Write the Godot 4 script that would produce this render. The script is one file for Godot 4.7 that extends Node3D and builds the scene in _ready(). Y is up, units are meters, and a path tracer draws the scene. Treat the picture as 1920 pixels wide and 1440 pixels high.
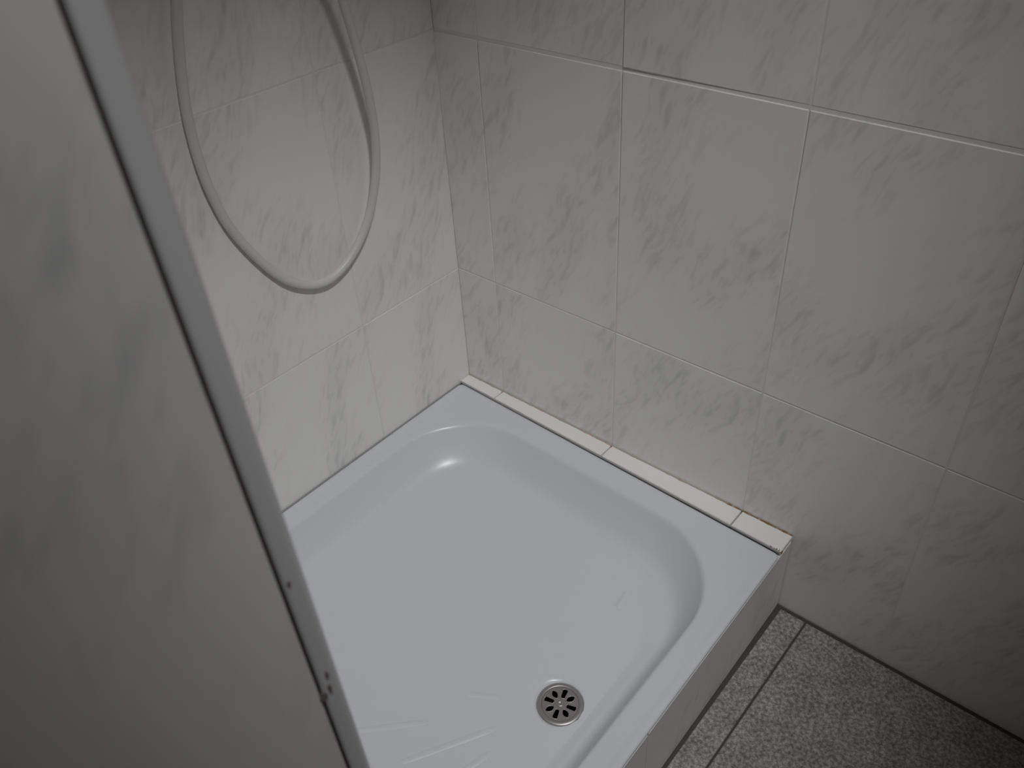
extends Node3D
# A shower corner looked down into. Points below are given with y = 0 at the rim of the shower tray;
# the finished floor lies RIM below it and is y = 0 of the scene.

const RIM := 0.161
const JOINT := 0.0022          # width of a tile joint
const DRAIN := Vector3(-0.4050, -0.074, 0.5392)

var rng := RandomNumberGenerator.new()
var taken := {}
var M := {}


func _ready():
	rng.seed = 7
	camera_and_light()
	materials()
	walls()
	floor_and_ceiling()
	ledge()
	plinth()
	corner_trim()
	tray()
	drain()
	hose()
	lamp()


func camera_and_light():
	var cam := Camera3D.new()
	cam.name = "camera"
	var lens := CameraAttributesPhysical.new()
	lens.frustum_focal_length = 26.466          # 24 mm high sensor: 48.8 degrees
	lens.exposure_aperture = 12.6
	lens.frustum_focus_distance = 1.2
	lens.frustum_near = 0.02
	lens.frustum_far = 20.0
	cam.attributes = lens
	cam.fov = 48.783
	cam.near = 0.02
	cam.far = 20.0
	cam.transform = Transform3D(Basis(Vector3(0.64992, -0.05159, 0.75825), Vector3(0.49627, 0.78443, -0.37199), Vector3(-0.57561, 0.61806, 0.53542)).orthonormalized(), Vector3(-0.90403, 1.00284 + RIM, 0.95213))
	add_child(cam)
	cam.current = true
	var we := WorldEnvironment.new()
	we.name = "environment"
	var e := Environment.new()
	e.background_mode = Environment.BG_COLOR
	e.background_color = Color(0.5, 0.55, 0.6)
	e.tonemap_mode = Environment.TONE_MAPPER_LINEAR
	e.tonemap_exposure = EXPOSURE
	e.sdfgi_enabled = true
	e.ssao_enabled = true
	e.ssil_enabled = true
	we.environment = e
	add_child(we)
	# the downlight over the shower; its fitting is built in lamp()
	var s := SpotLight3D.new()
	s.name = "downlight_beam"
	s.position = LAMP + Vector3(0, RIM - 0.012, 0)
	add_child(s)
	s.look_at_from_position(s.position, LAMP_AIM + Vector3(0, RIM, 0), Vector3(0, 0, -1))
	s.spot_angle = 19.5
	s.spot_angle_attenuation = 1.0
	s.spot_range = 6.0
	s.spot_attenuation = 2.0
	s.light_size = 0.12
	s.light_energy = 8.8
	s.light_color = Color(0.985, 0.985, 1.0)
	s.shadow_enabled = true


const EXPOSURE := 0.41
const LAMP := Vector3(-0.72, 2.262, 1.36)
const LAMP_AIM := Vector3(-0.29, 0.1, 0.28)


# ---------------------------------------------------------------- helpers
func numbered(called: String) -> String:
	if not taken.has(called):
		taken[called] = 0
		return called
	taken[called] += 1
	return "%s_%03d" % [called, taken[called]]


func tag(o: Node, label: String, category: String, group := ""):
	o.set_meta("label", label)
	o.set_meta("category", category)
	if group != "":
		o.set_meta("group", group)


func root(called: String, base: Vector3, structure := false) -> Node3D:
	var o := Node3D.new()
	o.name = numbered(called)
	o.position = base + Vector3(0, RIM, 0)
	add_child(o)
	if structure:
		o.set_meta("kind", "structure")
	return o


func top_of(o: Node) -> Node3D:
	while o.get_parent() != self:
		o = o.get_parent()
	return o


# one named mesh; its points are given in the rim frame
func put(called: String, mesh: Mesh, mat: Material, parent: Node, place := Transform3D()) -> MeshInstance3D:
	var o := MeshInstance3D.new()
	o.name = called
	o.mesh = mesh
	o.material_override = mat
	parent.add_child(o, true)
	if parent == self:
		o.transform = Transform3D(place.basis, place.origin + Vector3(0, RIM, 0))
	elif parent.get_parent() == self:
		o.transform = Transform3D(place.basis, place.origin + Vector3(0, RIM, 0) - top_of(parent).position)
	else:
		o.transform = place
	return o


func tool(smooth := true) -> SurfaceTool:
	var st := SurfaceTool.new()
	st.begin(Mesh.PRIMITIVE_TRIANGLES)
	st.set_smooth_group(0 if smooth else -1)
	return st


func done(st: SurfaceTool) -> ArrayMesh:
	st.generate_normals()
	return st.commit()


# a quad whose front looks along n, whatever the order round it
func quad(st: SurfaceTool, a: Vector3, b: Vector3, c: Vector3, d: Vector3, n: Vector3, uv := []):
	var p := [a, b, c, d]
	var order := [0, 1, 2, 0, 2, 3]
	if (b - a).cross(c - a).dot(n) + (c - a).cross(d - a).dot(n) > 0:
		order = [0, 2, 1, 0, 3, 2]
	for i in order:
		if uv.size() == 4:
			st.set_uv(uv[i])
		st.add_vertex(p[i])


func box(st: SurfaceTool, lo: Vector3, hi: Vector3):
	var c := (lo + hi) / 2.0
	var h := (hi - lo) / 2.0
	for k in 3:
		for s in [-1.0, 1.0]:
			var n := Vector3.ZERO
			n[k] = s
			var u := Vector3.ZERO
			u[(k + 1) % 3] = 1.0
			var v := Vector3.ZERO
			v[(k + 2) % 3] = 1.0
			var m: Vector3 = c + n * h
			quad(st, m - u * h - v * h, m + u * h - v * h, m + u * h + v * h, m - u * h + v * h, n)


func box_mesh(lo: Vector3, hi: Vector3) -> ArrayMesh:
	var st := tool(false)
	box(st, lo, hi)
	return done(st)


# a convex slab with a chamfered face: outline in the plane (x right, y up), face towards +z at z = 0
func slab(outline: PackedVector2Array, depth: float, chamfer: float, scale_uv: float, shift: Vector2) -> ArrayMesh:
	var st := tool(false)
	var mid := Vector2.ZERO
	for p in outline:
		mid += p / outline.size()
	var inner := PackedVector2Array()
	var n := outline.size()
	for i in n:
		var a := outline[(i + n - 1) % n]
		var b := outline[i]
		var c := outline[(i + 1) % n]
		var e1 := (b - a).normalized().orthogonal()
		var e2 := (c - b).normalized().orthogonal()
		if e1.dot(mid - b) < 0:
			e1 = -e1
		if e2.dot(mid - b) < 0:
			e2 = -e2
		inner.append(b + (e1 + e2) * chamfer / (1.0 + e1.dot(e2)))
	var uv := func(p: Vector2) -> Vector2: return Vector2(p.x, -p.y) * scale_uv + shift
	for i in range(1, n - 1):
		var tri := [inner[0], inner[i], inner[i + 1]]
		if (tri[1] - tri[0]).cross(tri[2] - tri[0]) > 0:
			tri = [inner[0], inner[i + 1], inner[i]]
		for p in tri:
			st.set_uv(uv.call(p))
			st.add_vertex(Vector3(p.x, p.y, 0))
	for i in n:
		var j := (i + 1) % n
		var a := outline[i]
		var b := outline[j]
		var out := (a + b) / 2.0 - mid
		var o3 := Vector3(out.x, out.y, 0)
		var uvs := [uv.call(inner[i]), uv.call(inner[j]), uv.call(b), uv.call(a)]
		quad(st, Vector3(inner[i].x, inner[i].y, 0), Vector3(inner[j].x, inner[j].y, 0), Vector3(b.x, b.y, -chamfer), Vector3(a.x, a.y, -chamfer), o3.normalized() + Vector3(0, 0, 1), uvs)
		quad(st, Vector3(a.x, a.y, -chamfer), Vector3(b.x, b.y, -chamfer), Vector3(b.x, b.y, -depth), Vector3(a.x, a.y, -depth), o3, [uv.call(a), uv.call(b), uv.call(b), uv.call(a)])
	return done(st)


# one rectangular wall or floor tile as a part of its wall; the frame's columns are right, up and outwards
func tile(called: String, parent: Node, frame: Transform3D, u0: float, u1: float, v0: float, v1: float, mat: Material, depth := 0.008, chamfer := 0.0008, proud := 0.0, tilt := Vector2.ZERO, scale_uv := 0.83, fixed_shift = null):
	var c := Vector2((u0 + u1) / 2.0, (v0 + v1) / 2.0)
	var h := Vector2((u1 - u0) / 2.0, (v1 - v0) / 2.0)
	var shift: Vector2 = Vector2(rng.randf_range(0.2, 0.8), rng.randf_range(0.2, 0.8)) if fixed_shift == null else fixed_shift
	var m := slab(PackedVector2Array([Vector2(-h.x, -h.y), Vector2(h.x, -h.y), Vector2(h.x, h.y), Vector2(-h.x, h.y)]), depth, chamfer, scale_uv, shift)
	var local := Transform3D(Basis.from_euler(Vector3(tilt.x, tilt.y, 0)), Vector3(c.x, c.y, proud))
	return put(called, m, mat, parent, frame * local)


# a face of tiles: columns and rows are the lines of the joints
func tiles(parent: Node, frame: Transform3D, columns: Array, rows: Array, special := {}, wide_at := -9.0, wide := 0.0):
	for r in rows.size() - 1:
		for c in columns.size() - 1:
			var proud := rng.randf_range(-0.0002, 0.0002)
			var tilt := Vector2(rng.randf_range(-1, 1) * 0.0006, rng.randf_range(-1, 1) * 0.0009)
			if special.has(Vector2i(c, r)):
				var s: Vector3 = special[Vector2i(c, r)]
				proud = s.x
				tilt = Vector2(s.y, s.z)
			var j := JOINT / 2.0
			var top: float = j + (wide if rows[r + 1] == wide_at else 0.0)
			var low: float = j + (wide if rows[r] == wide_at else 0.0)
			tile("tile", parent, frame, columns[c] + j, columns[c + 1] - j, rows[r] + low, rows[r + 1] - top, M.tile, 0.008, 0.0006, proud, tilt)


# a tube along a list of points
func tube(path: PackedVector3Array, radii: Array, sides: int, caps := true) -> ArrayMesh:
	var st := tool()
	var n := path.size()
	var rings := []
	var side := Vector3.RIGHT
	for i in n:
		var t := (path[mini(i + 1, n - 1)] - path[maxi(i - 1, 0)]).normalized()
		if i == 0:
			side = t.cross(Vector3(0.3, 0.2, 1)).normalized()
		side = (side - t * side.dot(t)).normalized()
		var up := t.cross(side)
		var r: float = radii[i] if radii.size() > 1 else radii[0]
		var ring := PackedVector3Array()
		for k in sides:
			var a := TAU * k / sides
			ring.append(path[i] + (side * cos(a) + up * sin(a)) * r)
		rings.append(ring)
	for i in n - 1:
		for k in sides:
			var l := (k + 1) % sides
			var m: Vector3 = (rings[i][k] + rings[i + 1][l]) / 2.0 - (path[i] + path[i + 1]) / 2.0
			quad(st, rings[i][k], rings[i][l], rings[i + 1][l], rings[i + 1][k], m)
	if caps:
		st.set_smooth_group(-1)
		for e in [[0, path[0] - path[1]], [n - 1, path[n - 1] - path[n - 2]]]:
			for k in range(1, sides - 1):
				var a: Vector3 = rings[e[0]][0]
				var b: Vector3 = rings[e[0]][k]
				var c: Vector3 = rings[e[0]][k + 1]
				if (b - a).cross(c - a).dot(e[1]) > 0:
					var x := b
					b = c
					c = x
				st.add_vertex(a)
				st.add_vertex(b)
				st.add_vertex(c)
	return done(st)


# a lathed shape round the vertical through the origin: profile of (radius, height), listed so that outside is to its left going on
func lathe(profile: PackedVector2Array, sides: int, smooth := true) -> ArrayMesh:
	var st := tool(smooth)
	for i in profile.size() - 1:
		var a := profile[i]
		var b := profile[i + 1]
		var n2 := (b - a).orthogonal() * -1.0
		for k in sides:
			var t0 := TAU * k / sides
			var t1 := TAU * (k + 1) / sides
			var tm := (t0 + t1) / 2.0
			var n := Vector3(cos(tm) * n2.x, n2.y, sin(tm) * n2.x)
			var p := [Vector3(a.x * cos(t0), a.y, a.x * sin(t0)), Vector3(a.x * cos(t1), a.y, a.x * sin(t1)), Vector3(b.x * cos(t1), b.y, b.x * sin(t1)), Vector3(b.x * cos(t0), b.y, b.x * sin(t0))]
			if a.x < 1e-6:
				quad(st, p[0], p[2], p[2], p[3], n)
			elif b.x < 1e-6:
				quad(st, p[0], p[1], p[2], p[2], n)
			else:
				quad(st, p[0], p[1], p[2], p[3], n)
	return done(st)


# ---------------------------------------------------------------- materials
func noise(s: int, f: float, octaves := 3) -> FastNoiseLite:
	var n := FastNoiseLite.new()
	n.seed = s
	n.noise_type = FastNoiseLite.TYPE_SIMPLEX_SMOOTH
	n.frequency = f
	n.fractal_octaves = octaves
	return n


func textured(size: int, at: Callable) -> ImageTexture:
	var bytes := PackedByteArray()
	bytes.resize(size * size * 3)
	var k := 0
	for y in size:
		for x in size:
			var c: Color = at.call(float(x) / size, float(y) / size)
			bytes[k] = clampi(int(c.r * 255.0 + 0.5), 0, 255)
			bytes[k + 1] = clampi(int(c.g * 255.0 + 0.5), 0, 255)
			bytes[k + 2] = clampi(int(c.b * 255.0 + 0.5), 0, 255)
			k += 3
	var img := Image.create_from_data(size, size, false, Image.FORMAT_RGB8, bytes)
	img.generate_mipmaps()
	return ImageTexture.create_from_image(img)


func plain(c: Color, rough: float, spec := 0.5, metal := 0.0) -> StandardMaterial3D:
	var m := StandardMaterial3D.new()
	m.albedo_color = c
	m.roughness = rough
	m.metallic_specular = spec
	m.metallic = metal
	return m


func materials():
	# glazed wall tile printed with a faint grey marble: 1.2 m of it
	var streak := noise(11, 1.0, 2)
	var cloud := noise(23, 1.0, 3)
	var wisp := noise(37, 1.0, 2)
	var marble := func(x: float, y: float) -> Color:
		var u := x * 1.2
		var v := (1.0 - y) * 1.2
		var bend := 0.012 * cloud.get_noise_2d(u * 6.0 + 40.0, v * 6.0)
		var along := u * 0.42 + v * 0.907
		var across := u * 0.907 - v * 0.42 + bend
		var c := cloud.get_noise_2d(along * 3.0, across * 6.5)
		var s := streak.get_noise_2d(along * 13.0, across * 52.0)
		var w := wisp.get_noise_2d(along * 26.0 + 9.0, across * 95.0)
		var dark := 0.045 * smoothstep(-0.1, 0.5, c) + 0.085 * smoothstep(0.12, 0.65, s) * smoothstep(-0.4, 0.25, c) + 0.055 * smoothstep(0.1, 0.6, w) * smoothstep(-0.3, 0.3, c)
		var g := 0.935 - dark * 0.55
		return Color(g * 1.0, g * 0.993 + dark * 0.01, g * 0.972 + dark * 0.03)
	M.tile = plain(Color.WHITE, 0.42, 0.4)
	M.tile.albedo_texture = textured(900, marble)
	M.ledge_tile = plain(Color(0.955, 0.94, 0.92), 0.4, 0.4)
	M.grout = plain(Color(0.90, 0.895, 0.88), 0.9, 0.2)
	M.dark_grout = plain(Color(0.34, 0.32, 0.30), 0.95, 0.1)
	M.dirt = plain(Color(0.50, 0.475, 0.455), 0.9, 0.2)
	M.joint_gap = plain(Color(0.27, 0.262, 0.255), 0.95, 0.1)
	# grey granite: 0.4 m of it
	var grain := noise(5, 1.0, 2)
	var fine := noise(6, 1.0, 2)
	var wide := noise(8, 1.0, 2)
	var granite := func(x: float, y: float) -> Color:
		var u := x * 0.4
		var v := y * 0.4
		var a := grain.get_noise_2d(u * 130.0, v * 130.0)
		var b := fine.get_noise_2d(u * 330.0, v * 330.0)
		var g := 0.585 + 0.17 * a + 0.13 * b + 0.06 * wide.get_noise_2d(u * 20.0, v * 20.0)
		g = clampf(g, 0.25, 0.92)
		return Color(g, g * 0.975, g * 0.955)
	M.granite = plain(Color.WHITE, 0.5, 0.4)
	M.granite.albedo_texture = textured(640, granite)
	M.enamel = plain(Color(0.855, 0.862, 0.876), 0.30, 0.5)
	M.paint = plain(Color(0.86, 0.85, 0.83), 0.8, 0.3)
	M.plastic = plain(Color(0.84, 0.835, 0.825), 0.35, 0.45)
	M.hose = plain(Color(0.85, 0.845, 0.83), 0.4, 0.5)
	M.steel = plain(Color(0.70, 0.69, 0.68), 0.45, 0.5, 0.85)
	M.chrome = plain(Color(0.75, 0.75, 0.76), 0.12, 0.5, 1.0)
	M.black = plain(Color(0.03, 0.03, 0.03), 0.8, 0.2)
	M.sealant = plain(Color(0.55, 0.545, 0.53), 0.6, 0.3)
	M.stained = plain(Color.WHITE, 0.7, 0.3)
	M.stained.vertex_color_use_as_albedo = true


# ---------------------------------------------------------------- the setting
const ROWS := [-0.161, 0.242, 0.647, 1.052, 1.457, 1.862, 2.267]
const PIVOT := Vector3(-0.8095, 0.65, 0.757)   # the left wall's front edge leans a little out of plumb here


func walls():
	# back wall: the plane z = 0
	var back := root("wall_back", Vector3(0, -RIM, 0), true)
	tag(back, "back wall of marbled off-white tiles behind the hanging shower hose", "wall")
	put("grout", box_mesh(Vector3(-0.95, -RIM - 0.05, -0.12), Vector3(0.12, 2.267, -0.0006)), M.grout, back)
	tiles(back, Transform3D(Basis.IDENTITY, Vector3.ZERO), [-0.975, -0.725, -0.475, -0.225, 0.0009], ROWS)
	# right wall: the plane x = 0
	var right := root("wall_right", Vector3(0, -RIM, 1.0), true)
	tag(right, "long right wall of marbled off-white tiles above the ledge and granite floor", "wall")
	put("grout", box_mesh(Vector3(0.0006, -RIM - 0.05, 0.0), Vector3(0.12, 2.267, 2.1)), M.grout, right)
	var cols := [-0.0012]
	for k in 9:
		cols.append(0.0876 + 0.25 * k)
	cols[9] = 2.0998
	# the course under the upper joint stands a little proud; the third tile is skewed
	var sp := {}
	for c in 9:
		sp[Vector2i(c, 1)] = Vector3(0.0006, 0.0034 + rng.randf_range(-0.0003, 0.0003), rng.randf_range(-0.0006, 0.0006))
		sp[Vector2i(c, 2)] = Vector3(-0.0002, rng.randf_range(-0.0005, 0.0005), 0.0)
	sp[Vector2i(2, 2)] = Vector3(0.0006, 0.0, 0.0072)
	tiles(right, Transform3D(Basis(Vector3(0, 0, 1), Vector3.UP, Vector3(-1, 0, 0)), Vector3.ZERO), cols, ROWS, sp, ROWS[2], 0.0016)
	# the left wall of the shower: a thick wall that ends beside the camera
	var left := root("wall_left", Vector3(PIVOT.x, PIVOT.y, PIVOT.z), true)
	tag(left, "close grey marbled tile wall filling the left side of the view", "wall")
	left.rotation.z = 0.0185
	put("grout", box_mesh(Vector3(-1.98, -RIM - 0.08, 0.0), Vector3(-0.8225, 2.29, 0.7658)), M.joint_gap, left)
	tiles(left, Transform3D(Basis.IDENTITY, Vector3(0, 0, 0.767)), [-1.98, -1.8235, -1.5735, -1.3235, -1.0735, -0.8220], ROWS)
	tiles(left, Transform3D(Basis(Vector3(0, 0, -1), Vector3.UP, Vector3(1, 0, 0)), Vector3(-0.8142, 0, 0)), [-0.7555, -0.5, -0.25, 0.0], ROWS)
	# the rest of the room, behind the camera
	var side := root("wall_far_left", Vector3(-1.95, -RIM, 1.4), true)
	put("plaster", box_mesh(Vector3(-2.07, -RIM - 0.05, 0.70), Vector3(-1.95, 2.267, 2.22)), M.paint, side)
	tag(side, "plain painted wall of the bathroom behind the camera at left", "wall")
	var front := root("wall_front", Vector3(-1.0, -RIM, 2.1), true)
	put("plaster", box_mesh(Vector3(-2.07, -RIM - 0.05, 2.1), Vector3(0.12, 2.267, 2.22)), M.paint, front)
	tag(front, "plain painted wall of the bathroom behind the camera", "wall")
	# grey bead where the tray meets the back wall
	bead("sealant_bead", back, Vector3(-0.80, -0.0005, 0.0012), Vector3(-0.024, -0.0005, 0.0012), 0.0016, func(_t): return Color(0.34, 0.335, 0.33), 24)


# a thin round bead with colours along it
func bead(called: String, parent: Node, a: Vector3, b: Vector3, r: float, colour: Callable, steps: int, wobble := 0.0):
	var st := tool()
	var t := (b - a).normalized()
	var u := t.cross(Vector3.UP).normalized()
	var v := u.cross(t)
	var w := noise(91, 1.0, 2)
	var ring := func(i: int) -> Array:
		var f := float(i) / steps
		var rr := r * (1.0 + wobble * w.get_noise_1d(f * 40.0))
		var out := []
		for k in 8:
			out.append(a.lerp(b, f) + (u * cos(TAU * k / 8.0) + v * sin(TAU * k / 8.0)) * rr)
		return out
	for i in steps:
		var p: Array = ring.call(i)
		var q: Array = ring.call(i + 1)
		var c0: Color = colour.call(float(i) / steps)
		var c1: Color = colour.call(float(i + 1) / steps)
		for k in 8:
			var l := (k + 1) % 8
			var n: Vector3 = (p[k] + p[l]) / 2.0 - a.lerp(b, float(i) / steps)
			var pts := [p[k], p[l], q[l], q[k]]
			var col := [c0, c0, c1, c1]
			var order := [0, 1, 2, 0, 2, 3]
			if (pts[1] - pts[0]).cross(pts[2] - pts[0]).dot(n) > 0:
				order = [0, 2, 1, 0, 3, 2]
			for o in order:
				st.set_color(col[o])
				st.add_vertex(pts[o])
	return put(called, done(st), M.stained, parent)


func floor_and_ceiling():
	var f := root("floor", Vector3(-0.6, -RIM, 1.2), true)
	tag(f, "speckled dark grey granite tile floor at the foot of the shower", "floor")
	put("grout", box_mesh(Vector3(-2.07, -RIM - 0.15, -0.12), Vector3(0.12, -RIM - 0.0014, 2.22)), M.dark_grout, f)
	var up := Transform3D(Basis(Vector3(1, 0, 0), Vector3(0, 0, -1), Vector3.UP), Vector3(0, -RIM, 0))
	var xs := [-1.945, -1.607, -1.207, -0.807, -0.407, -0.0045]
	var zs := [[0.6815, 0.7230], [0.7262, 1.1265], [1.1295, 1.5295], [1.5325, 1.9325], [1.9355, 2.095]]
	for z in zs:
		for k in 5:
			if xs[k + 1] < -0.82 and z[0] < 0.72:
				continue
			var z0: float = z[0]
			if xs[k + 1] < -0.80 and z[0] < 0.75:
				z0 = 0.775
			tile("granite_tile", f, up, xs[k] + 0.0018, xs[k + 1] - 0.0018, -z[1], -z0, M.granite, 0.010, 0.0008, rng.randf_range(-0.0002, 0.0002), Vector2.ZERO, 2.5)
	var c := root("ceiling", Vector3(-0.9, 2.267, 1.0), true)
	tag(c, "plain white painted ceiling of the bathroom", "ceiling")
	put("plaster", box_mesh(Vector3(-2.07, 2.267, -0.12), Vector3(0.12, 2.4, 2.22)), M.paint, c)


# ---------------------------------------------------------------- the tray and what it sits in
func ledge_x(z: float) -> float:      # the tray's right edge runs a little away from the wall
	return lerpf(-0.0255, -0.0400, z / 0.676)


func ledge():
	var o := root("trim_1", Vector3(-0.02, -RIM, 0.34), true)
	tag(o, "narrow tiled ledge between the tray and the right wall with brown stained joint", "ledge")
	var st := tool(false)
	for q in [[0.0, 0.671]]:
		var lo := -RIM
		var p := [Vector3(ledge_x(q[0]) + 0.001, -0.004, q[0]), Vector3(-0.0005, -0.004, q[0]), Vector3(-0.0005, -0.004, q[1]), Vector3(ledge_x(q[1]) + 0.001, -0.004, q[1])]
		quad(st, p[0], p[1], p[2], p[3], Vector3.UP)
		for k in 4:
			var l := (k + 1) % 4
			var n: Vector3 = (p[k] + p[l]) / 2.0 - (p[0] + p[2]) / 2.0
			quad(st, p[k], p[l], Vector3(p[l].x, lo, p[l].z), Vector3(p[k].x, lo, p[k].z), n)
	put("mortar_bed", done(st), M.sealant, o)
	var zs := [0.0, 0.0876, 0.3376, 0.5876, 0.6728]
	for k in 4:
		var z0: float = zs[k] + (0.0012 if k else 0.0005)
		var z1: float = zs[k + 1] - (0.0012 if k < 3 else 0.0)
		var zm := (z0 + z1) / 2.0
		var outline := PackedVector2Array([Vector2(ledge_x(z0) + 0.0006, zm - z0), Vector2(-0.0012, zm - z0), Vector2(-0.0012, zm - z1), Vector2(ledge_x(z1) + 0.0006, zm - z1)])
		var m := slab(outline, 0.008, 0.0012, 0.83, Vector2(rng.randf_range(0.2, 0.8), rng.randf_range(0.2, 0.8)))
		put("tile", m, M.ledge_tile, o, Transform3D(Basis(Vector3(1, 0, 0), Vector3(0, 0, -1), Vector3.UP), Vector3(0, 0.0045 + rng.randf_range(-0.0003, 0.0003), zm)))
	# beads: grey against the tray, stained against the wall
	bead("sealant_bead", o, Vector3(ledge_x(0.0) + 0.0002, 0.0016, 0.001), Vector3(ledge_x(0.676) + 0.0002, 0.0016, 0.672), 0.0019, func(_t): return Color(0.40, 0.385, 0.37), 40, 0.5)
	var n := noise(3, 1.0, 3)
	var stain := func(t: float) -> Color:
		var clean := Color(0.50, 0.47, 0.43)
		var pink := Color(0.52, 0.36, 0.28)
		var brown := Color(0.27, 0.17, 0.07)
		var v := n.get_noise_1d(t * 160.0)
		var c := clean.lerp(pink, clampf(smoothstep(0.0, 0.35, v) * 0.7 + 0.15, 0.0, 1.0))
		var b := smoothstep(0.78, 0.86, t) * smoothstep(-0.35, 0.05, n.get_noise_1d(t * 210.0 + 77.0))
		return c.lerp(brown, b)
	bead("stained_bead", o, Vector3(-0.0010, 0.0046, 0.002), Vector3(-0.0010, 0.0046, 0.672), 0.0016, stain, 220, 0.9)
	# rusty dirt in the open corner between the ledge and the tray
	bead("rust_stain", o, Vector3(ledge_x(0.676) + 0.0012, 0.0024, 0.655), Vector3(ledge_x(0.676) + 0.0030, 0.0012, 0.6745), 0.0026, func(t): return Color(0.30, 0.27, 0.22).lerp(Color(0.24, 0.14, 0.05), smoothstep(0.4, 0.8, t)), 14, 0.8)


	# the filled strip along the left wall, hidden from the camera's place by that wall
	var f := root("trim_4", Vector3(-0.778, -RIM, 0.34), true)
	tag(f, "tiled strip between the shower tray and the left wall", "ledge")
	put("mortar_bed", box_mesh(Vector3(-0.822, -RIM, 0.0005), Vector3(-0.7415, -0.004, 0.668)), M.grout, f)
	var up := Transform3D(Basis(Vector3(1, 0, 0), Vector3(0, 0, -1), Vector3.UP), Vector3(0, 0.0045, 0))
	for k in 3:
		tile("tile", f, up, -0.8150 + 0.0050, -0.7415, -0.668 + 0.2226 * k + 0.0011, -0.668 + 0.2226 * (k + 1) - 0.0011, M.ledge_tile)


func plinth():
	var o := root("trim_2", Vector3(-0.4, -RIM, 0.68), true)
	tag(o, "low tiled upstand carrying the front of the shower tray above the granite floor", "plinth")
	put("mortar", box_mesh(Vector3(-0.812, -RIM - 0.002, 0.658), Vector3(-0.0005, -0.016, 0.6648)), M.grout, o)
	var across := Vector3(1, 0, -0.0093).normalized()
	var frame := Transform3D(Basis(across, Vector3.UP, across.cross(Vector3.UP)), Vector3(0, 0, 0.6732))
	var xs := [-0.8125, -0.4, -0.0020]
	for k in 2:
		tile("tile", o, frame, xs[k] + 0.0008, xs[k + 1] - 0.0008, -RIM + 0.0005, -0.0065, M.tile, 0.0080, 0.0006)


func corner_trim():
	# quarter round profile on the free corner of the left wall
	var o := root("trim_3", PIVOT, true)
	tag(o, "white rounded corner strip running down the edge of the close left wall", "trim")
	o.rotation.z = 0.0185
	var st := tool()
	var r := 0.0122
	var c := Vector2(-0.8095 - r, 0.767 - r + 0.0008)
	var lo := -RIM + 0.004
	var hi := 2.25
	var pts := [Vector2(c.x + 0.0, c.y - 0.004), Vector2(c.x - 0.0004, c.y + r - 0.004), Vector2(c.x - 0.0002, c.y + r - 0.0006)]
	for k in 13:
		var a := PI / 2.0 * (1.0 - k / 12.0)
		pts.append(c + Vector2(cos(a), sin(a)) * r)
	pts.append(Vector2(c.x + r, c.y - 0.003))
	pts.append(Vector2(c.x + r - 0.004, c.y - 0.004))
	for i in pts.size():
		var a: Vector2 = pts[i]
		var b: Vector2 = pts[(i + 1) % pts.size()]
		var n := Vector3(b.y - a.y, 0, -(b.x - a.x)) * -1.0
		st.set_smooth_group(0 if i >= 2 and i <= 14 else 0xFFFFFFFF)
		for s in 8:
			var y0 := lerpf(lo, hi, s / 8.0)
			var y1 := lerpf(lo, hi, (s + 1) / 8.0)
			quad(st, Vector3(a.x, y0, a.y), Vector3(b.x, y0, b.y), Vector3(b.x, y1, b.y), Vector3(a.x, y1, a.y), n)
	put("corner_strip", done(st), M.plastic, o)
	var dirt := noise(51, 1.0, 3)
	for d in [[-0.8222, 0.711, 0.0016, 0.0030], [-0.8188, 0.7125, 0.0009, 0.0030], [-0.8180, 0.7210, 0.0007, 0.0022], [-0.8200, 0.7780, 0.0008, 0.0020]]:
		var outline := PackedVector2Array()
		for k in 14:
			var a := TAU * k / 14.0
			var f := 1.0 + 0.45 * dirt.get_noise_2d(cos(a) * 2.0 + d[0] * 900.0, sin(a) * 2.0)
			outline.append(Vector2(cos(a) * d[2], sin(a) * d[3]) * f)
		put("dirt_spot", slab(outline, 0.0006, 0.0002, 1.0, Vector2.ZERO), M.dirt, o, Transform3D(Basis.IDENTITY, Vector3(d[0], d[1], 0.76795)))


# tray outline: a and b run from the back right corner to the left and to the front
func tray_point(a: float, b: float) -> Vector2:
	var br := Vector2(-0.0255, 0.0015)
	var fr := Vector2(-0.0415, 0.6735)
	var fl := Vector2(-0.7400, 0.6800)
	var bl := Vector2(-0.7400, 0.0015)
	var s := a / 0.70
	var t := b / 0.675
	return br.lerp(bl, s).lerp(fr.lerp(fl, s), t)


# inset from right, left, back, front; radii of the corners back right, back left, front left, front right
func tray_ring(i: Array, r: Array, y: float) -> PackedVector3Array:
	var out := PackedVector3Array()
	var x0: float = i[0]
	var x1: float = 0.70 - i[1]
	var z0: float = i[2]
	var z1: float = 0.675 - i[3]
	# corner centres and the angle each arc begins at
	var arcs := [[x0 + r[0], z0 + r[0], r[0], PI, 1.5 * PI], [x1 - r[1], z0 + r[1], r[1], 1.5 * PI, TAU], [x1 - r[2], z1 - r[2], r[2], 0.0, 0.5 * PI], [x0 + r[3], z1 - r[3], r[3], 0.5 * PI, PI]]
	for k in 4:
		var q: Array = arcs[k]
		var arc := []
		for s in 17:
			var a := lerpf(q[3], q[4], s / 16.0)
			arc.append(Vector2(q[0] + cos(a) * q[2], q[1] + sin(a) * q[2]))
		for p in arc:
			var w := tray_point(p.x, p.y)
			out.append(Vector3(w.x, y, w.y))
		var nxt: Array = arcs[(k + 1) % 4]
		var to := Vector2(nxt[0] + cos(nxt[3]) * nxt[2], nxt[1] + sin(nxt[3]) * nxt[2])
		var from: Vector2 = arc[16]
		for s in range(1, 12):
			var p := from.lerp(to, s / 12.0)
			var w := tray_point(p.x, p.y)
			out.append(Vector3(w.x, y, w.y))
	return out


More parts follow.
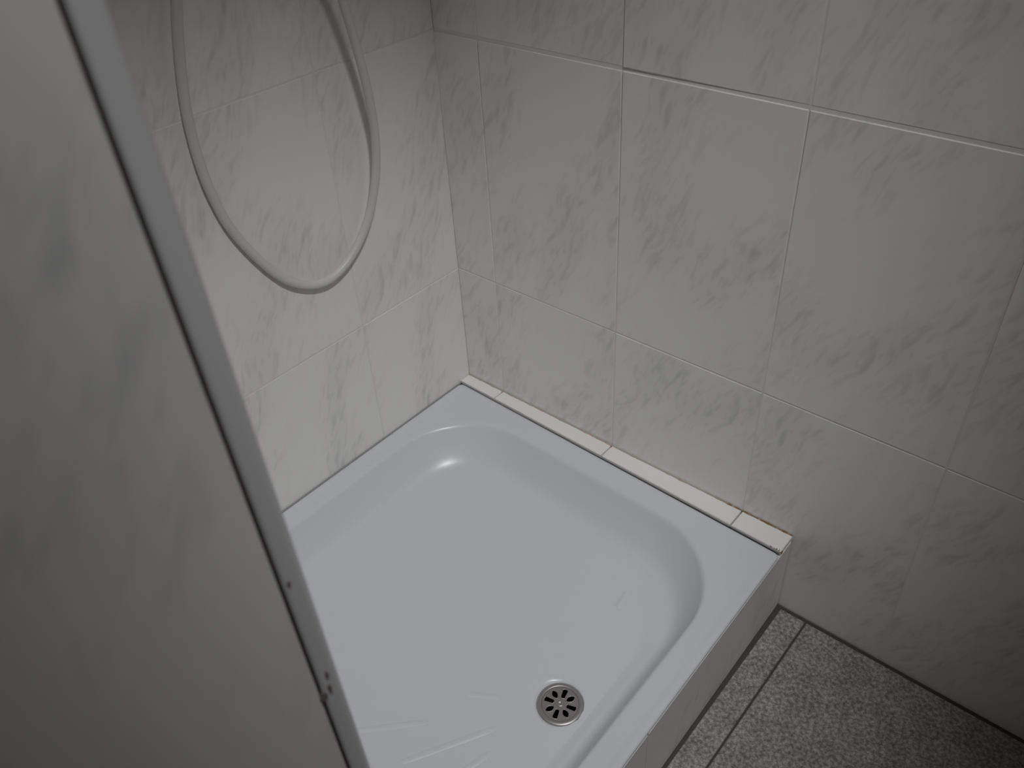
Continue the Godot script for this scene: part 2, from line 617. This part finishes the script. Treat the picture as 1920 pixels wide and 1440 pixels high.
func tray_floor(p: Vector3) -> float:
	var d := Vector2(p.x - DRAIN.x, p.z - DRAIN.z).length()
	return DRAIN.y + 0.0050 * smoothstep(0.0, 0.42, d)


func tray():
	var o := root("shower_tray", Vector3(-0.38, -RIM, 0.34))
	tag(o, "white enamelled square shower tray with rounded bowl set in the tiled corner", "shower tray")
	var rings := []
	var steps := [
		# inset all round, corner radius, y
		[0.0022, 0.008, -0.0060], [0.0, 0.009, -0.0040], [0.0004, 0.009, -0.0022], [0.0016, 0.0085, -0.0006], [0.0040, 0.008, 0.0],
		[0.0085, 0.012, 0.0], [0.0120, 0.016, -0.0006], [0.0150, 0.022, -0.0014], [0.0200, 0.030, -0.0016]]
	for s in steps:
		rings.append(tray_ring([s[0], s[0], s[0], s[0]], [s[1], s[1], s[1], s[1]], s[2]))
	var bowl := [
		# extra inset beyond the rim, y
		[-0.006, -0.0017], [-0.002, -0.0020], [0.0, -0.0025], [0.0018, -0.0035], [0.0036, -0.0052], [0.0052, -0.0078], [0.0068, -0.0112],
		[0.0150, -0.0270], [0.0250, -0.0440], [0.0305, -0.0520], [0.0370, -0.0590], [0.0450, -0.0640], [0.0540, -0.0668], [0.0640, -0.0680], [0.0760, 0.0]]
	for s in bowl:
		var e: float = s[0]
		var ring := tray_ring([0.040 + e * 1.25, 0.040 + e, 0.034 + e * 1.15, 0.041 + e * 0.72], [0.150 - e * 0.6, 0.13 - e * 0.6, 0.13 - e * 0.6, 0.150 - e * 0.6], s[1])
		for k in ring.size():
			var f := tray_floor(ring[k])
			ring[k].y = f if s[1] == 0.0 else maxf(ring[k].y, f) if s[1] < -0.062 else ring[k].y
		rings.append(ring)
	var last: PackedVector3Array = rings[-1]
	for t in [0.84, 0.66, 0.48, 0.32, 0.18, 0.09, 0.03, 0.0]:
		var ring := PackedVector3Array()
		for p in last:
			var dir := Vector3(p.x - DRAIN.x, 0, p.z - DRAIN.z)
			var q := Vector3(DRAIN.x, 0, DRAIN.z) + dir.normalized() * lerpf(0.0335, dir.length(), t)
			q.y = tray_floor(q)
			ring.append(q)
		rings.append(ring)
	var hole := PackedVector3Array()
	for p in rings[-1]:
		hole.append(Vector3(DRAIN.x, p.y - 0.008, DRAIN.z) + Vector3(p.x - DRAIN.x, 0, p.z - DRAIN.z) * 0.985)
	rings.append(hole)
	var st := tool()
	for i in rings.size() - 1:
		var n: int = rings[i].size()
		for k in n:
			var l := (k + 1) % n
			var a: Vector3 = rings[i][k]
			var inward := Vector3(-0.38, 0, 0.34) - a
			var nn := Vector3(0, 1, 0)
			if i < 2:
				nn = Vector3(-inward.x, 0, -inward.z)
			elif i == rings.size() - 2:
				nn = Vector3(DRAIN.x - a.x, 0, DRAIN.z - a.z)
			quad(st, a, rings[i][l], rings[i + 1][l], rings[i + 1][k], nn)
	put("basin", done(st), M.enamel, o)
	# low anti-slip ribs that fan out from the drain
	for f in [[-137.5, 0.178, 0.300], [-151.0, 0.090, 0.235], [-122.5, 0.085, 0.138], [-9.5, 0.180, 0.218], [-166.0, 0.110, 0.250]]:
		var a := deg_to_rad(f[0])
		rib(o, Vector3(cos(a), 0, sin(a)), f[1], f[2])


func rib(parent: Node, dir: Vector3, r0: float, r1: float):
	var st := tool()
	var side := Vector3(-dir.z, 0, dir.x)
	var rows := []
	for i in 15:
		var f := i / 14.0
		var end := sqrt(maxf(0.0, 1.0 - pow(absf(f * 2.0 - 1.0), 10.0)))
		var c := Vector3(DRAIN.x, 0, DRAIN.z) + dir * lerpf(r0, r1, f)
		c.y = tray_floor(c) - 0.0003
		var row := []
		for k in 9:
			var x := k / 4.0 - 1.0
			row.append(c + side * x * 0.0055 * maxf(end, 0.05) + Vector3.UP * 0.0013 * end * cos(x * PI / 2.0))
		rows.append(row)
	for i in 14:
		for k in 8:
			quad(st, rows[i][k], rows[i][k + 1], rows[i + 1][k + 1], rows[i + 1][k], Vector3.UP)
	put("rib", done(st), M.enamel, parent)


func drain():
	var base := DRAIN + Vector3(0, 0.0004, 0)
	var o := root("drain_cover", base)
	tag(o, "round steel drain cover with eight slots and centre screw in the tray floor", "drain")
	var at := Transform3D(Basis.IDENTITY, base)
	put("flange", lathe(PackedVector2Array([Vector2(0.0255, -0.006), Vector2(0.0258, -0.0008), Vector2(0.0266, 0.0006), Vector2(0.0276, 0.0010), Vector2(0.0300, 0.0009), Vector2(0.0320, 0.0003), Vector2(0.0330, -0.0010), Vector2(0.0331, -0.006)]), 72), M.steel, o, at)
	# strainer plate: a disc with slots cut through
	var csg := CSGCombiner3D.new()
	csg.name = "strainer"
	o.add_child(csg)
	csg.position = Vector3(0, -0.0012, 0)
	var disc := CSGCylinder3D.new()
	disc.name = "plate"
	disc.radius = 0.0258
	disc.height = 0.0016
	disc.sides = 72
	disc.material = M.steel
	csg.add_child(disc)
	for k in 8:
		var leaf := k % 2 == 1
		var outline := PackedVector2Array()
		var n := 14
		for i in n:
			var f := float(i) / (n - 1)
			outline.append(Vector2(lerpf(0.0092, 0.0232, f) if leaf else lerpf(0.0086, 0.0238, f), slot_half(f, leaf)))
		for i in n:
			var f := 1.0 - float(i) / (n - 1)
			outline.append(Vector2(lerpf(0.0092, 0.0232, f) if leaf else lerpf(0.0086, 0.0238, f), -slot_half(f, leaf)))
		var cut := CSGPolygon3D.new()
		cut.name = "slot"
		cut.polygon = outline
		cut.depth = 0.006
		cut.operation = CSGShape3D.OPERATION_SUBTRACTION
		cut.material = M.steel
		var ang := deg_to_rad(-17.5 + 45.0 * k - (2.5 if leaf else 0.0))
		# polygon x -> outwards, y -> sideways in the plate, its depth (-z) -> vertical
		var dir := Vector3(cos(ang), 0, sin(ang))
		var sideways := Vector3(sin(ang), 0, -cos(ang))
		cut.transform = Transform3D(Basis(dir, sideways, dir.cross(sideways)), Vector3(0, 0.003, 0))
		csg.add_child(cut, true)
		# turned-up lip round each slot
		var path := PackedVector3Array()
		for p in outline:
			path.append(dir * p.x + sideways * p.y * 1.12)
		path.append(path[0])
		path.append(path[1])
		put("slot_lip", tube(path, [0.00065], 8, false), M.steel, o, Transform3D(Basis.IDENTITY, base + Vector3(0, -0.0004, 0)))
	put("screw", lathe(PackedVector2Array([Vector2(0.0052, -0.0010), Vector2(0.0050, 0.0002), Vector2(0.0040, 0.0010), Vector2(0.0022, 0.0013), Vector2(0.0018, 0.0007), Vector2(0.0, 0.0006)]), 32), M.steel, o, at)
	put("waste_pipe", lathe(PackedVector2Array([Vector2(0.0, -0.045), Vector2(0.0262, -0.045), Vector2(0.0262, -0.002)]), 48), M.black, o, at)


func slot_half(f: float, leaf: bool) -> float:
	if leaf:
		return 0.0037 * pow(maxf(0.0, sin(f * PI)), 0.75) + 0.0002
	var body := lerpf(0.0026, 0.0036, f)
	var e := minf(f, 1.0 - f) / 0.10
	return body * (sqrt(maxf(0.0, 1.0 - pow(1.0 - e, 2.0))) if e < 1.0 else 1.0) + 0.0002


# ---------------------------------------------------------------- the hose on the back wall
func hose():
	var pts := PackedVector3Array([
		Vector3(-0.335, 1.000, 0.045), Vector3(-0.340, 0.960, 0.042), Vector3(-0.362, 0.880, 0.024), Vector3(-0.3870, 0.8070, 0.0140), Vector3(-0.3960, 0.7760, 0.0120), Vector3(-0.4070, 0.7330, 0.0110), Vector3(-0.4160, 0.6880, 0.0100), Vector3(-0.4215, 0.6460, 0.0090), Vector3(-0.4228, 0.5950, 0.0090), Vector3(-0.4190, 0.5520, 0.0090),
		Vector3(-0.4065, 0.4990, 0.0075), Vector3(-0.3785, 0.4390, 0.0072), Vector3(-0.3475, 0.3930, 0.0072), Vector3(-0.3130, 0.3655, 0.0072), Vector3(-0.2775, 0.3560, 0.0078), Vector3(-0.2435, 0.3655, 0.0088), Vector3(-0.2160, 0.3860, 0.0105), Vector3(-0.1955, 0.4110, 0.0130), Vector3(-0.1785, 0.4430, 0.0160),
		Vector3(-0.1665, 0.4830, 0.0200), Vector3(-0.1610, 0.5180, 0.0230), Vector3(-0.1610, 0.5620, 0.0280), Vector3(-0.1675, 0.6130, 0.0340), Vector3(-0.1765, 0.6660, 0.0380), Vector3(-0.1930, 0.7350, 0.0450), Vector3(-0.2050, 0.7770, 0.0480), Vector3(-0.235, 0.860, 0.055), Vector3(-0.252, 0.950, 0.052), Vector3(-0.255, 1.000, 0.050)])
	var curve := Curve3D.new()
	curve.bake_interval = 0.008
	for i in pts.size():
		var t := (pts[mini(i + 1, pts.size() - 1)] - pts[maxi(i - 1, 0)]) / 6.0
		curve.add_point(pts[i], -t, t)
	var o := root("shower_hose", Vector3(-0.30, 0.98, 0.0))
	tag(o, "pale grey flexible shower hose hanging in a loop against the tiled back wall", "hose")
	put("tube", tube(curve.get_baked_points(), [0.0063], 18), M.hose, o)
	for e in [pts[0], pts[pts.size() - 1]]:
		put("wall_elbow", tube(PackedVector3Array([Vector3(e.x, e.y + 0.022, 0.0002), Vector3(e.x, e.y + 0.022, 0.006), Vector3(e.x, e.y + 0.022, 0.0062), Vector3(e.x, e.y + 0.022, e.z - 0.012), Vector3(e.x, e.y + 0.018, e.z - 0.003), Vector3(e.x, e.y + 0.006, e.z), Vector3(e.x, e.y - 0.03, e.z)]), [0.026, 0.026, 0.013, 0.013, 0.013, 0.012, 0.0105], 24), M.chrome, o)


# ---------------------------------------------------------------- the downlight above
func lamp():
	var o := root("ceiling_downlight", LAMP + Vector3(0, 0.005, 0))
	tag(o, "round white downlight set in the ceiling above the shower tray", "lamp")
	var at := Transform3D(Basis.IDENTITY, LAMP + Vector3(0, 0.005, 0))
	put("ring", lathe(PackedVector2Array([Vector2(0.055, 0.0), Vector2(0.050, -0.008), Vector2(0.040, -0.006), Vector2(0.036, 0.0)]), 48), M.paint, o, at)
	var glow := plain(Color(1, 1, 1), 0.5)
	glow.emission_enabled = true
	glow.emission = Color(0.985, 0.985, 1.0)
	glow.emission_energy_multiplier = 2.0
	put("glowing_disc", lathe(PackedVector2Array([Vector2(0.0, -0.003), Vector2(0.037, -0.003)]), 40), glow, o, at)
